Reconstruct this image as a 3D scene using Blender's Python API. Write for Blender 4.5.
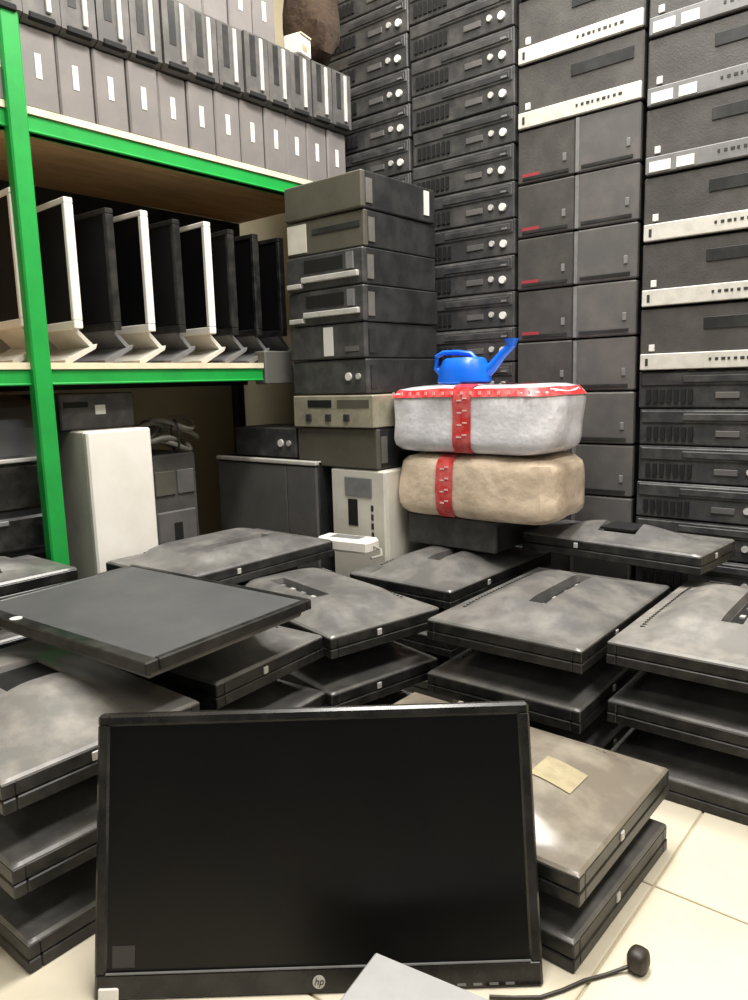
import bpy, math, random
from mathutils import Vector, Matrix, noise
random.seed(7)
for o in list(bpy.data.objects): bpy.data.objects.remove(o)
SC = bpy.context.scene
COL = SC.collection
R = math.radians
PI = math.pi

# ------------------------------------------------------------------ camera
CAM_H, FPX, PITCH, ROLL, YAW = 0.82, 745.0, R(9.0), R(1.6), R(40.0)
cd = bpy.data.cameras.new('camera'); cam = bpy.data.objects.new('camera', cd); COL.objects.link(cam)
up = Vector((0, 0, 1)); f0 = Vector((-math.sin(YAW), math.cos(YAW), 0)); r0 = Vector((math.cos(YAW), math.sin(YAW), 0))
fw = f0 * math.cos(PITCH) - up * math.sin(PITCH); u0 = f0 * math.sin(PITCH) + up * math.cos(PITCH)
rc = r0 * math.cos(ROLL) - u0 * math.sin(ROLL); uc = r0 * math.sin(ROLL) + u0 * math.cos(ROLL)
m = Matrix.Identity(4)
for i in range(3):
    m[i][0] = rc[i]; m[i][1] = uc[i]; m[i][2] = -fw[i]
m[2][3] = CAM_H
cam.matrix_world = m
cd.sensor_fit = 'VERTICAL'; cd.sensor_height = 24.0; cd.lens = FPX / 1000.0 * 24.0
cd.clip_start = 0.02
SC.camera = cam

# ------------------------------------------------------------------ world, lights, exposure
w = bpy.data.worlds.new('world'); SC.world = w; w.use_nodes = True
w.node_tree.nodes['Background'].inputs[0].default_value = (0.9, 0.95, 1.0, 1)
w.node_tree.nodes['Background'].inputs[1].default_value = 0.09

def area(name, loc, sx, sy, power, col=(1, 0.97, 0.92)):
    l = bpy.data.lights.new(name, 'AREA'); l.shape = 'RECTANGLE'; l.size = sx; l.size_y = sy; l.energy = power; l.color = col
    o = bpy.data.objects.new(name, l); o.location = loc; COL.objects.link(o); return o
area('ceiling_lamp_over_pile', (-0.80, 1.15, 2.93), 0.35, 1.3, 58)
area('added_fill_lamp_right', (0.60, 0.80, 2.93), 0.35, 1.3, 46)  # added fill from the right to brighten the white tower; no door there
area('added_highlight_lamp_by_columns', (-0.9, 1.92, 2.93), 1.3, 0.3, 34)  # added lamp, puts highlights on the front slopes of the lying monitors
area('ceiling_lamp_behind', (0.1, -1.1, 2.93), 1.3, 0.35, 10)

vs = SC.view_settings
SC.display_settings.display_device = 'sRGB'
vs.view_transform = 'Standard'; vs.look = 'None'; vs.exposure = 0.35; vs.gamma = 1.0; vs.use_curve_mapping = False

# ------------------------------------------------------------------ materials
def lin(c): return tuple((v / 12.92 if v <= 0.04045 else ((v + 0.055) / 1.055) ** 2.4) for v in c)
def rgb(r, g, b): return lin((r / 255, g / 255, b / 255))
MATS = {}
def mat(name, col, rough=0.5, metal=0.0, dust_or_tint=None, dust_or_tint_amt=0.3, scale=6.0, bump=0.0, bscale=60.0, spec=0.5, rough_var=0.0, stretch=None):
    mt = bpy.data.materials.new(name); mt.use_nodes = True
    nt = mt.node_tree; b = nt.nodes['Principled BSDF']
    b.inputs['Roughness'].default_value = rough; b.inputs['Metallic'].default_value = metal
    b.inputs['Specular IOR Level'].default_value = spec
    b.inputs['Base Color'].default_value = (*col, 1)
    tc = nt.nodes.new('ShaderNodeTexCoord')
    vec = tc.outputs['Object']
    if stretch:
        mp = nt.nodes.new('ShaderNodeMapping'); mp.inputs['Scale'].default_value = stretch
        nt.links.new(vec, mp.inputs['Vector']); vec = mp.outputs['Vector']
    if dust_or_tint is not None:
        oi = nt.nodes.new('ShaderNodeObjectInfo')
        va = nt.nodes.new('ShaderNodeVectorMath'); va.operation = 'ADD'
        mu = nt.nodes.new('ShaderNodeVectorMath'); mu.operation = 'SCALE'; mu.inputs[3].default_value = 37.0
        cb = nt.nodes.new('ShaderNodeCombineXYZ')
        for k in range(3): nt.links.new(oi.outputs['Random'], cb.inputs[k])
        nt.links.new(cb.outputs[0], mu.inputs[0]); nt.links.new(vec, va.inputs[0]); nt.links.new(mu.outputs[0], va.inputs[1])
        nz = nt.nodes.new('ShaderNodeTexNoise'); nz.inputs['Scale'].default_value = scale; nz.inputs['Detail'].default_value = 6; nz.inputs['Roughness'].default_value = 0.65
        nt.links.new(va.outputs[0], nz.inputs['Vector'])
        rp = nt.nodes.new('ShaderNodeValToRGB'); rp.color_ramp.elements[0].position = 0.42; rp.color_ramp.elements[1].position = 0.75
        rp.color_ramp.elements[0].color = (0, 0, 0, 1); rp.color_ramp.elements[1].color = (dust_or_tint_amt,) * 3 + (1,)
        nt.links.new(nz.outputs['Fac'], rp.inputs['Fac'])
        mx = nt.nodes.new('ShaderNodeMixRGB'); mx.inputs['Color1'].default_value = (*col, 1); mx.inputs['Color2'].default_value = (*dust_or_tint, 1)
        nt.links.new(rp.outputs['Color'], mx.inputs['Fac']); nt.links.new(mx.outputs['Color'], b.inputs['Base Color'])
        if rough_var:
            ma = nt.nodes.new('ShaderNodeMath'); ma.operation = 'MULTIPLY_ADD'; ma.inputs[1].default_value = rough_var; ma.inputs[2].default_value = rough
            nt.links.new(rp.outputs['Color'], ma.inputs[0]); nt.links.new(ma.outputs[0], b.inputs['Roughness'])
    if bump:
        n2 = nt.nodes.new('ShaderNodeTexNoise'); n2.inputs['Scale'].default_value = bscale; n2.inputs['Detail'].default_value = 4
        nt.links.new(vec, n2.inputs['Vector'])
        bp = nt.nodes.new('ShaderNodeBump'); bp.inputs['Strength'].default_value = bump; bp.inputs['Distance'].default_value = 0.01
        nt.links.new(n2.outputs['Fac'], bp.inputs['Height']); nt.links.new(bp.outputs['Normal'], b.inputs['Normal'])
    MATS[name] = mt
    return mt
DUST = rgb(150, 145, 135)
mat('shell_black', rgb(94, 93, 92), 0.34, dust_or_tint=rgb(172, 168, 160), dust_or_tint_amt=0.4, scale=13, rough_var=0.2, spec=0.8, bump=0.05, bscale=400)  # shell bases raised to grey: the lit gloss of the tops is in the colour
mat('shell_grey', rgb(122, 120, 117), 0.34, spec=0.8, dust_or_tint=rgb(196, 188, 176), dust_or_tint_amt=0.45, scale=14, rough_var=0.3, bump=0.05, bscale=400)
mat('shell_brown', rgb(118, 110, 98), 0.32, spec=0.8, dust_or_tint=rgb(190, 182, 164), dust_or_tint_amt=0.55, scale=9, rough_var=0.3)
mat('bezel_black', rgb(20, 20, 21), 0.38, dust_or_tint=DUST, dust_or_tint_amt=0.12, scale=30)
mat('bezel_gloss', rgb(26, 25, 24), 0.22, dust_or_tint=DUST, dust_or_tint_amt=0.1, scale=14)
mat('screen', rgb(9, 9, 9), 0.28, dust_or_tint=rgb(30, 24, 18), dust_or_tint_amt=0.5, scale=2.5, spec=0.35)  # brown second tone is a faint reflection painted into the screen, not dust
mat('screen_matte', rgb(72, 73, 74), 0.62, dust_or_tint=rgb(110, 108, 104), dust_or_tint_amt=0.3, scale=7)
mat('screen_shelf', rgb(11, 11, 13), 0.5, spec=0.2)
mat('black_hole', rgb(8, 8, 8), 0.8)
mat('silver', rgb(205, 203, 198), 0.42, 0.2, dust_or_tint=rgb(120, 118, 112), dust_or_tint_amt=0.35, scale=25)
mat('strip_white', rgb(206, 203, 194), 0.5, dust_or_tint=rgb(140, 136, 128), dust_or_tint_amt=0.4, scale=30)
mat('strip_grey', rgb(122, 122, 122), 0.5, dust_or_tint=rgb(80, 80, 80), dust_or_tint_amt=0.5, scale=30)
mat('sticker', rgb(222, 220, 214), 0.6)
mat('sticker_beige', rgb(172, 160, 128), 0.6, dust_or_tint=rgb(126, 116, 92), dust_or_tint_amt=0.6, scale=40)
mat('sticker_grey', rgb(58, 56, 54), 0.5)
mat('sticker_red', rgb(150, 50, 60), 0.6)
mat('mark_dark', rgb(45, 44, 42), 0.6)
mat('pc_black', rgb(46, 46, 48), 0.5, dust_or_tint=rgb(105, 103, 100), dust_or_tint_amt=0.55, scale=14, bump=0.08, bscale=120)
mat('pc_face', rgb(54, 54, 55), 0.5, dust_or_tint=rgb(112, 108, 104), dust_or_tint_amt=0.5, scale=16, bump=0.08, bscale=150)
mat('pc_dark', rgb(32, 33, 34), 0.45, dust_or_tint=rgb(90, 90, 88), dust_or_tint_amt=0.35, scale=12)
mat('pc_tower', rgb(64, 62, 60), 0.55, dust_or_tint=rgb(100, 97, 92), dust_or_tint_amt=0.5, scale=10, bump=0.1, bscale=200)
mat('pc_mid', rgb(86, 85, 84), 0.55, dust_or_tint=rgb(120, 112, 108), dust_or_tint_amt=0.5, scale=12)
mat('pc_shelf', rgb(116, 112, 110), 0.55, dust_or_tint=rgb(136, 128, 124), dust_or_tint_amt=0.6, scale=12)
mat('pc_shelf_dark', rgb(80, 78, 77), 0.5, dust_or_tint=rgb(130, 126, 120), dust_or_tint_amt=0.5, scale=16)
mat('pc_brown', rgb(88, 84, 74), 0.55, dust_or_tint=rgb(60, 56, 48), dust_or_tint_amt=0.6, scale=12)
mat('case_steel', rgb(150, 148, 142), 0.4, 0.6, dust_or_tint=rgb(90, 88, 80), dust_or_tint_amt=0.5, scale=14)
mat('case_grey', rgb(112, 111, 106), 0.5, 0.2, dust_or_tint=rgb(78, 76, 70), dust_or_tint_amt=0.6, scale=5)
mat('beige_metal', rgb(176, 170, 150), 0.45, 0.3, dust_or_tint=rgb(110, 104, 88), dust_or_tint_amt=0.6, scale=18)
mat('white_plastic', rgb(240, 236, 228), 0.45, dust_or_tint=rgb(214, 206, 192), dust_or_tint_amt=0.5, scale=6)
mat('cream_plastic', rgb(214, 210, 198), 0.5, dust_or_tint=rgb(170, 164, 150), dust_or_tint_amt=0.5, scale=9)
mat('green_paint', rgb(26, 160, 66), 0.42, dust_or_tint=rgb(20, 116, 52), dust_or_tint_amt=0.4, scale=12)
mat('deck_wood', rgb(206, 172, 128), 0.75, dust_or_tint=rgb(170, 136, 98), dust_or_tint_amt=0.8, scale=5, stretch=(6, 1, 6))
mat('deck_edge', rgb(228, 220, 190), 0.7, dust_or_tint=rgb(190, 178, 140), dust_or_tint_amt=0.5, scale=20)
mat('wall_paint', rgb(206, 196, 168), 0.9, dust_or_tint=rgb(176, 164, 132), dust_or_tint_amt=0.6, scale=2.0, bump=0.1, bscale=30)
mat('ceiling_paint', rgb(225, 222, 214), 0.9, dust_or_tint=rgb(205, 200, 190), dust_or_tint_amt=0.5, scale=2.0)
mat('tile', rgb(220, 211, 190), 0.28, dust_or_tint=rgb(198, 186, 160), dust_or_tint_amt=0.6, scale=3.5, rough_var=0.2)
mat('grout', rgb(186, 174, 150), 0.85, dust_or_tint=rgb(150, 138, 118), dust_or_tint_amt=0.5, scale=12)
mat('can_blue', rgb(14, 104, 226), 0.32)
mat('wrap_clear', rgb(236, 234, 240), 0.16, dust_or_tint=rgb(168, 168, 172), dust_or_tint_amt=0.8, scale=8, bump=0.5, bscale=22)
mat('wrap_cream', rgb(232, 212, 188), 0.3, dust_or_tint=rgb(150, 128, 104), dust_or_tint_amt=0.7, scale=8, bump=0.35, bscale=30)
mat('tape_red', rgb(200, 44, 46), 0.35, dust_or_tint=rgb(234, 150, 150), dust_or_tint_amt=0.6, scale=30)
mat('tape_print', rgb(236, 200, 196), 0.45)
mat('brown_cloth', rgb(64, 48, 34), 0.95, dust_or_tint=rgb(40, 30, 22), dust_or_tint_amt=0.8, scale=18, bump=0.6, bscale=50)
mat('cable_grey', rgb(150, 148, 138), 0.5)
mat('cable_black', rgb(48, 42, 34), 0.5)
mat('panel_grey', rgb(158, 158, 158), 0.5, dust_or_tint=rgb(182, 182, 180), dust_or_tint_amt=0.5, scale=14)
mat('printer_grey', rgb(82, 82, 86), 0.35, dust_or_tint=rgb(120, 118, 116), dust_or_tint_amt=0.3, scale=6)

# ------------------------------------------------------------------ mesh builder
class MB:
    def __init__(s): s.v = []; s.f = []; s.sm = []
    def add(s, vs_, fs, smooth=False):
        b = len(s.v); s.v += [tuple(p) for p in vs_]
        for f in fs: s.f.append([b + i for i in f]); s.sm.append(smooth)
        return s
    def box(s, x0, x1, y0, y1, z0, z1, c=0.0):
        if c <= 0:
            v = [(x, y, z) for z in (z0, z1) for y in (y0, y1) for x in (x0, x1)]
            return s.add(v, [(0, 2, 3, 1), (4, 5, 7, 6), (0, 1, 5, 4), (2, 6, 7, 3), (0, 4, 6, 2), (1, 3, 7, 5)])
        c = min(c, (x1 - x0) * .49, (y1 - y0) * .49, (z1 - z0) * .49)
        X, Y, Z = (x0, x1), (y0, y1), (z0, z1); ids = {}; v = []
        for i in (0, 1):
            for j in (0, 1):
                for k in (0, 1):
                    px, py, pz = X[i], Y[j], Z[k]; qx, qy, qz = px + c * (1 - 2 * i), py + c * (1 - 2 * j), pz + c * (1 - 2 * k)
                    ids[i, j, k, 0] = len(v); v.append((px, qy, qz))
                    ids[i, j, k, 1] = len(v); v.append((qx, py, qz))
                    ids[i, j, k, 2] = len(v); v.append((qx, qy, pz))
        F = []
        for a in range(3):
            for e in (0, 1):
                q = []
                for (p, r) in ((0, 0), (1, 0), (1, 1), (0, 1)):
                    t = [p, r]; t.insert(a, e); q.append(ids[t[0], t[1], t[2], a])
                flip = (e == 0) != (a == 1)
                F.append(tuple(q[::-1]) if flip else tuple(q))
        for a in range(3):
            b_, c_ = [k for k in range(3) if k != a]
            for p in (0, 1):
                for r in (0, 1):
                    t0 = [0, 0, 0]; t1 = [0, 0, 0]; t1[a] = 1
                    t0[b_] = t1[b_] = p; t0[c_] = t1[c_] = r
                    F.append((ids[(*t0, b_)], ids[(*t1, b_)], ids[(*t1, c_)], ids[(*t0, c_)]))
        for i in (0, 1):
            for j in (0, 1):
                for k in (0, 1): F.append((ids[i, j, k, 0], ids[i, j, k, 1], ids[i, j, k, 2]))
        ctr = Vector(((x0 + x1) / 2, (y0 + y1) / 2, (z0 + z1) / 2)); G = []
        for f in F:
            P = [Vector(v[t]) for t in f]; n = (P[1] - P[0]).cross(P[2] - P[0]); cc = sum(P, Vector()) / len(P) - ctr
            G.append(f if n.dot(cc) > 0 else f[::-1])
        return s.add(v, G)
    def prism(s, poly, a, b, axis=2):
        n = len(poly)
        def P(p, h):
            q = [p[0], p[1]]; q.insert(axis, h); return tuple(q)
        v = [P(p, a) for p in poly] + [P(p, b) for p in poly]
        F = [tuple(range(n))[::-1], tuple(range(n, 2 * n))] + [(i, (i + 1) % n, n + (i + 1) % n, n + i) for i in range(n)]
        return s.add(v, F)
    def cyl(s, c, r, h, axis=2, n=16, r2=None, smooth=False):
        r2 = r if r2 is None else r2; v = []
        for (rr, hh) in ((r, 0), (r2, h)):
            for i in range(n):
                t = 2 * PI * i / n; q = [rr * math.cos(t), rr * math.sin(t)]; q.insert(axis, hh)
                v.append((c[0] + q[0], c[1] + q[1], c[2] + q[2]))
        F = [tuple(range(n))[::-1], tuple(range(n, 2 * n))] + [(i, (i + 1) % n, n + (i + 1) % n, n + i) for i in range(n)]
        return s.add(v, F, smooth)
    def tube(s, path, rad, n=8, smooth=True, closed=False):
        path = [Vector(p) for p in path]; k = len(path); v = []
        if not isinstance(rad, (list, tuple)): rad = [rad] * k
        ref = Vector((0.13, 0.27, 0.95))
        for i, p in enumerate(path):
            t = (path[(i + 1) % k] - path[i - 1]) if closed else (path[min(i + 1, k - 1)] - path[max(i - 1, 0)])
            t.normalize(); a = t.cross(ref)
            if a.length < 1e-3: a = t.cross(Vector((1, 0, 0)))
            a.normalize(); b = t.cross(a)
            for j in range(n):
                th = 2 * PI * j / n; v.append(p + (a * math.cos(th) + b * math.sin(th)) * rad[i])
        F = []
        for i in range(k if closed else k - 1):
            for j in range(n):
                i2 = (i + 1) % k
                F.append((i * n + j, i * n + (j + 1) % n, i2 * n + (j + 1) % n, i2 * n + j))
        if not closed: F += [tuple(range(n))[::-1], tuple(range((k - 1) * n, k * n))]
        return s.add(v, F, smooth)
    def mesh(s, name, material, recalc=True):
        me = bpy.data.meshes.new(name); me.from_pydata(s.v, [], s.f)
        me.polygons.foreach_set('use_smooth', s.sm)
        if recalc:
            import bmesh
            bm = bmesh.new(); bm.from_mesh(me); bmesh.ops.recalc_face_normals(bm, faces=bm.faces); bm.to_mesh(me); bm.free()
        me.materials.append(MATS[material]); me.update()
        if any(s.sm): me.set_sharp_from_angle(angle=R(32))
        return me
def B(name, material, *boxes, c=0.0):
    mb = MB()
    for b in boxes: mb.box(*b[:6], c=b[6] if len(b) > 6 else c)
    return mb.mesh(name, material)

# a part of a proto: (name, mesh, subs, label)
def part(name, mesh, subs=(), label=None, kind=None): return dict(name=name, mesh=mesh, subs=list(subs), label=label, kind=kind)
def spawn(name, parts, label, cat, group=None, loc=(0, 0, 0), rot=(0, 0, 0), over=None, parent_loc=None):
    e = bpy.data.objects.new(name, None); COL.objects.link(e); e.empty_display_size = 0.05
    e.location = loc; e.rotation_euler = rot
    e['label'] = label; e['category'] = cat
    if group: e['group'] = group
    def link(p, par):
        o = bpy.data.objects.new(p['name'], p['mesh']); COL.objects.link(o); o.parent = par
        if p['label']: o['label'] = p['label']
        if p['kind']: o['kind'] = p['kind']
        if over and p['name'] in over:
            o.material_slots[0].link = 'OBJECT'; o.material_slots[0].material = MATS[over[p['name']]]
        for q in p['subs']: link(q, o)
    for p in parts: link(p, e)
    return e
def single(name, mesh, label, cat, group=None, loc=(0, 0, 0), rot=(0, 0, 0)):
    o = bpy.data.objects.new(name, mesh); COL.objects.link(o); o.location = loc; o.rotation_euler = rot
    o['label'] = label; o['category'] = cat
    if group: o['group'] = group
    return o
def structure(name, mesh, label, cat, parent=None):
    o = bpy.data.objects.new(name, mesh); COL.objects.link(o)
    if parent: o.parent = parent
    else: o['label'] = label; o['category'] = cat; o['kind'] = 'structure'
    return o
def ordinal(n): return ['first', 'second', 'third', 'fourth', 'fifth', 'sixth', 'seventh', 'eighth', 'ninth', 'tenth', 'eleventh', 'twelfth',
                        'thirteenth', 'fourteenth', 'fifteenth', 'sixteenth', 'seventeenth', 'eighteenth', 'nineteenth', 'twentieth', 'twenty-first', 'twenty-second'][n]

# ------------------------------------------------------------------ room shell
XL, YB, ZC = -2.48, 2.62, 2.95
fl = structure('floor', B('floor', 'grout', (XL, 2.0, -1.6, YB, -0.08, -0.004)), 'cream ceramic tiled floor showing at the right front corner', 'floor')
TS = 0.5
tile_me = B('tile', 'tile', (0.002, TS - 0.002, 0.002, TS - 0.002, -0.02, 0.0), c=0.0015)
for i in range(-4, 3):
    for j in range(-2, 4):
        x, y = 0.13 + i * TS, 0.12 + j * TS
        if x < XL or y + TS > YB: continue
        t = bpy.data.objects.new('tile', tile_me); COL.objects.link(t); t.parent = fl; t.location = (x, y, 0)
structure('wall_left', B('wall_left', 'wall_paint', (XL - 0.1, XL, -1.6, YB + 0.1, 0, ZC)), 'dull beige painted wall behind the green rack', 'wall')
structure('wall_back', B('wall_back', 'wall_paint', (XL, 2.0, YB, YB + 0.1, 0, ZC)), 'dull beige painted wall hidden behind the columns of desktop computers', 'wall')
structure('ceiling', B('ceiling', 'ceiling_paint', (XL - 0.1, 2.0, -1.6, YB + 0.1, ZC, ZC + 0.1)), 'plain white ceiling above the storeroom', 'ceiling')

# ------------------------------------------------------------------ desktop computers, fronts towards -Y (origin: front centre bottom)
def desk_parts(W, Hh, D, bodymat='pc_black', facemat='pc_face', style='sff', silver=False):
    h2 = W / 2; g = 0.0015
    P = [part('case', B('case', bodymat, (-h2 + .002, h2 - .002, 0.022, D, g, Hh - g), c=0.003))]
    if style == 'sff':
        fb = B('front_bezel', facemat, (-h2, h2, 0.004, 0.024, g, Hh - g), (-h2 + .006, h2 - .006, 0, 0.006, Hh * .60, Hh - .006), c=0.003)
        subs = []
        P.append(part('front_bezel', fb))
        dr = B('drive_tray', bodymat, (-h2 * .35, h2 * .92, -0.003, 0.006, Hh * .68, Hh * .86), c=0.0015)
        bt = B('eject_button', 'strip_grey', (h2 * .78, h2 * .88, -0.005, 0, Hh * .71, Hh * .76))
        P.append(part('drive_tray', dr, [part('eject_button', bt)]))
        sl = MB()
        for k in range(7): sl.box(-h2 * .88 + k * .019, -h2 * .88 + k * .019 + .012, -0.001, 0.005, Hh * .16, Hh * .5)
        P.append(part('vent', sl.mesh('vent', 'black_hole')))
        P.append(part('power_button', MB().cyl((h2 * .80, -0.004, Hh * .33), 0.0115, 0.01, 1, 14).mesh('power_button', 'sticker')))
        P.append(part('badge', MB().cyl((h2 * .58, -0.002, Hh * .38), 0.009, 0.008, 1, 12).mesh('badge', 'silver')))
        P.append(part('port_bar', B('port_bar', 'pc_mid', (h2 * .10, h2 * .42, 0.0, 0.006, Hh * .26, Hh * .42), c=0.001)))
    return P
def flat_tower_parts(W, Hh, D, strip='strip_white', stickers=()):
    h2 = W / 2; g = 0.002
    P = [part('case', B('case', 'pc_black', (-h2 + .003, h2 - .003, 0.03, D, g, Hh - g), c=0.003)),
         part('front_bezel', B('front_bezel', 'pc_tower', (-h2, h2, 0.004, 0.032, g, Hh - g), c=0.004))]
    mk = MB()
    for k in range(9): mk.box(h2 * .0 + k * .0155, h2 * .0 + k * .0155 + .006 + (k % 3) * .002, -0.0052, -0.004, .024, .031)
    mk.box(-h2 * .9, -h2 * .86, -0.0052, -0.004, .014, .034)
    P.append(part('silver_strip', B('silver_strip', strip, (-h2 + .004, h2 - .002, -0.004, 0.006, g + .001, .047), c=0.002), [part('printed_marks', mk.mesh('printed_marks', 'mark_dark'), kind='stuff')]))
    P.append(part('badge', B('badge', 'sticker', (-h2 * .86, -h2 * .78, -0.001, 0.006, .054, .072), c=0.001)))
    for (a, b) in stickers: P.append(part('sticker', B('sticker', 'sticker', (a * h2, b * h2, -0.0055, 0.0, .008, .034))))
    P.append(part('drive_slot', B('drive_slot', 'pc_dark', (-h2 * .1, h2 * .86, 0.001, 0.006, Hh * .62, Hh * .80), c=0.001)))
    return P
def cube_parts(W, Hh, D, red=False):
    h2 = W / 2; g = 0.002
    P = [part('case', B('case', 'pc_black', (-h2 + .002, h2 - .002, 0.02, D, g, Hh - g), c=0.003)),
         part('front_bezel', B('front_bezel', 'pc_mid' if not red else 'pc_tower', (-h2, h2, 0.0, 0.022, g, Hh - g), c=0.004)),
         part('handle_lip', B('handle_lip', 'pc_dark', (-h2 * .8, h2 * .8, -0.003, 0.004, .012, .02))),
         part('power_button', B('power_button', 'strip_grey', (h2 * .60, h2 * .72, -0.003, 0.004, Hh * .28, Hh * .42), c=0.001))]
    if red: P.append(part('sticker', B('sticker', 'sticker_red', (-h2 * .82, -h2 * .2, -0.002, 0.003, Hh * .12, Hh * .19))))
    else: P.append(part('side_trim', B('side_trim', 'strip_grey', (-h2 + .001, -h2 + .012, -0.003, 0.006, .004, Hh - .004))))
    return P
YW = 2.12
# column nearest the corner
P_sff2 = desk_parts(0.376, 0.108, 0.40)
for n in range(22):
    j = random.uniform(-.004, .004)
    where = 'half-hidden in the column beside the rack' if n < 12 else 'in the column at the rack end'
    spawn('desktop_computer', P_sff2, 'black slim desktop computer %s, %s from the floor' % (where, ordinal(n)), 'computer', 'slim desktops in the corner column',
          (-1.772 + j, YW + random.uniform(0, .006), n * .1083))
P_sff1 = desk_parts(0.384, 0.1088, 0.40)
for n in range(21):
    j = random.uniform(-.003, .003)
    spawn('desktop_computer', P_sff1, 'black slim desktop computer in the column behind the watering can, %s from the floor' % ordinal(n), 'computer',
          'slim desktops in the column behind the watering can', (-1.384 + j, YW + random.uniform(0, .006), n * .109))
# right-hand columns
P_cubeL = cube_parts(0.183, 0.154, 0.36, True); P_cubeR = cube_parts(0.186, 0.154, 0.36, False)
for n in range(10):
    spawn('compact_computer', P_cubeL, 'compact dark computer with red sticker, %s from the floor in the narrow column' % ordinal(n), 'computer', 'compact computers in the narrow pair of columns',
          (-1.085, YW + random.uniform(0, .005), n * .155))
    spawn('compact_computer', P_cubeR, 'compact grey computer with pale trim, %s from the floor in the narrow column' % ordinal(n), 'computer', 'compact computers in the narrow pair of columns',
          (-0.897, YW + random.uniform(0, .005), n * .155))
P_ft = flat_tower_parts(0.376, 0.1775, 0.42)
for n in range(3):
    spawn('tower_computer', P_ft, 'black tower lying on its side with white strip, %s above the compact computers' % ('first', 'second', 'third')[n], 'computer', 'towers lying on their sides',
          (-0.989, YW, 1.55 + n * .179))
P_sff3 = desk_parts(0.376, 0.1032, 0.40, 'pc_black', 'pc_black')
for n in range(8):
    spawn('desktop_computer', P_sff3, 'black slim desktop computer in the rightmost column, %s from the floor' % ordinal(n), 'computer', 'slim desktops under the rightmost towers',
          (-0.602 + random.uniform(-.004, .004), YW + random.uniform(0, .006), n * .1036))
P_ftw = flat_tower_parts(0.376, 0.1718, 0.42, 'strip_white')
P_ftg = flat_tower_parts(0.376, 0.1718, 0.42, 'strip_grey', ((-.92, -.62), (-.54, -.30)))
for n in range(7):
    col = 'white' if n < 3 else 'grey'
    spawn('tower_computer', P_ftw if n < 3 else P_ftg, 'black tower lying on its side with %s strip, %s tower up in the rightmost column' % (col, ordinal(n)), 'computer', 'towers lying on their sides',
          (-0.602, YW, .8288 + n * .1733))
# stack in front of the corner (fronts towards -Y)
def mid_parts(W, Hh, D, kind):
    h2 = W / 2
    P = [part('case', B('case', 'pc_dark', (-h2 + .002, h2 - .002, 0.02, D, .001, Hh - .001), c=0.003))]
    fm = 'pc_brown' if kind in (0, 1) else 'pc_face'
    P.append(part('front_bezel', B('front_bezel', fm, (-h2, h2, 0.003, 0.022, .001, Hh - .001), c=0.004)))
    if kind == 0:
        P.append(part('sticker', B('sticker', 'cream_plastic', (-h2 * .95, -h2 * .45, 0.0, 0.006, Hh * .1, Hh * .9))))
        P.append(part('drive_slot', B('drive_slot', 'pc_dark', (-h2 * .3, h2 * .9, 0.0, 0.006, Hh * .55, Hh * .7))))
    elif kind == 2:
        mb = MB(); mb.box(-h2 * .95, -h2 * .55, -0.008, 0.006, Hh * .08, Hh * .22, .002); mb.box(-h2 * .55, h2 * .9, -0.008, 0.006, Hh * .22, Hh * .38, .002)
        P.append(part('silver_bar', mb.mesh('silver_bar', 'silver')))
        P.append(part('latch', B('latch', 'strip_grey', (h2 * .62, h2 * .78, -0.004, 0.006, Hh * .45, Hh * .9))))
        P.append(part('grille', B('grille', 'black_hole', (-h2 * .5, h2 * .5, 0.001, 0.006, Hh * .5, Hh * .85))))
    elif kind == 3:
        P.append(part('label', B('label', 'sticker', (-h2 * .05, h2 * .2, 0.001, 0.006, Hh * .1, Hh * .92))))
        P.append(part('port_bar', B('port_bar', 'pc_mid', (h2 * .5, h2 * .85, 0.001, 0.006, Hh * .2, Hh * .35))))
    elif kind == 4:
        P.append(part('power_button', MB().cyl((h2 * .55, -0.003, Hh * .5), .012, .01, 1, 12).mesh('power_button', 'sticker')))
        P.append(part('badge', MB().cyl((h2 * .8, -0.003, Hh * .5), .009, .01, 1, 12).mesh('badge', 'silver')))
    # steel side rail seen on the +X flank
    P.append(part('side_rail', B('side_rail', 'case_steel' if kind in (0, 1, 2) else 'pc_dark', (h2 - .002, h2 + .001, 0.022, 0.05, Hh * .15, Hh * .8))))
    if kind == 1: P.append(part('tag', B('tag', 'sticker', (h2 - .002, h2 + .001, D - .06, D - .035, Hh * .2, Hh * .9))))
    return P
kinds = [4, 3, 2, 2, 0, 1]
what = ['with two round lights at the bottom', 'with an upright white label', 'with a silver stepped bar, lower of two', 'with a silver stepped bar, upper of two',
        'with a cream sticker', 'with brownish front at the top']
for n in range(6):
    spawn('desktop_computer', mid_parts(0.315, 0.1035, 0.36, kinds[n]), 'dark desktop computer %s in the short stack' % what[n], 'computer', 'short stack by the rack',
          (-1.577 + random.uniform(-.006, .006), 1.68 + random.uniform(-.006, .006), .786 + n * .1045), (0, 0, R(random.uniform(-1.5, 1.5))))
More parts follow.
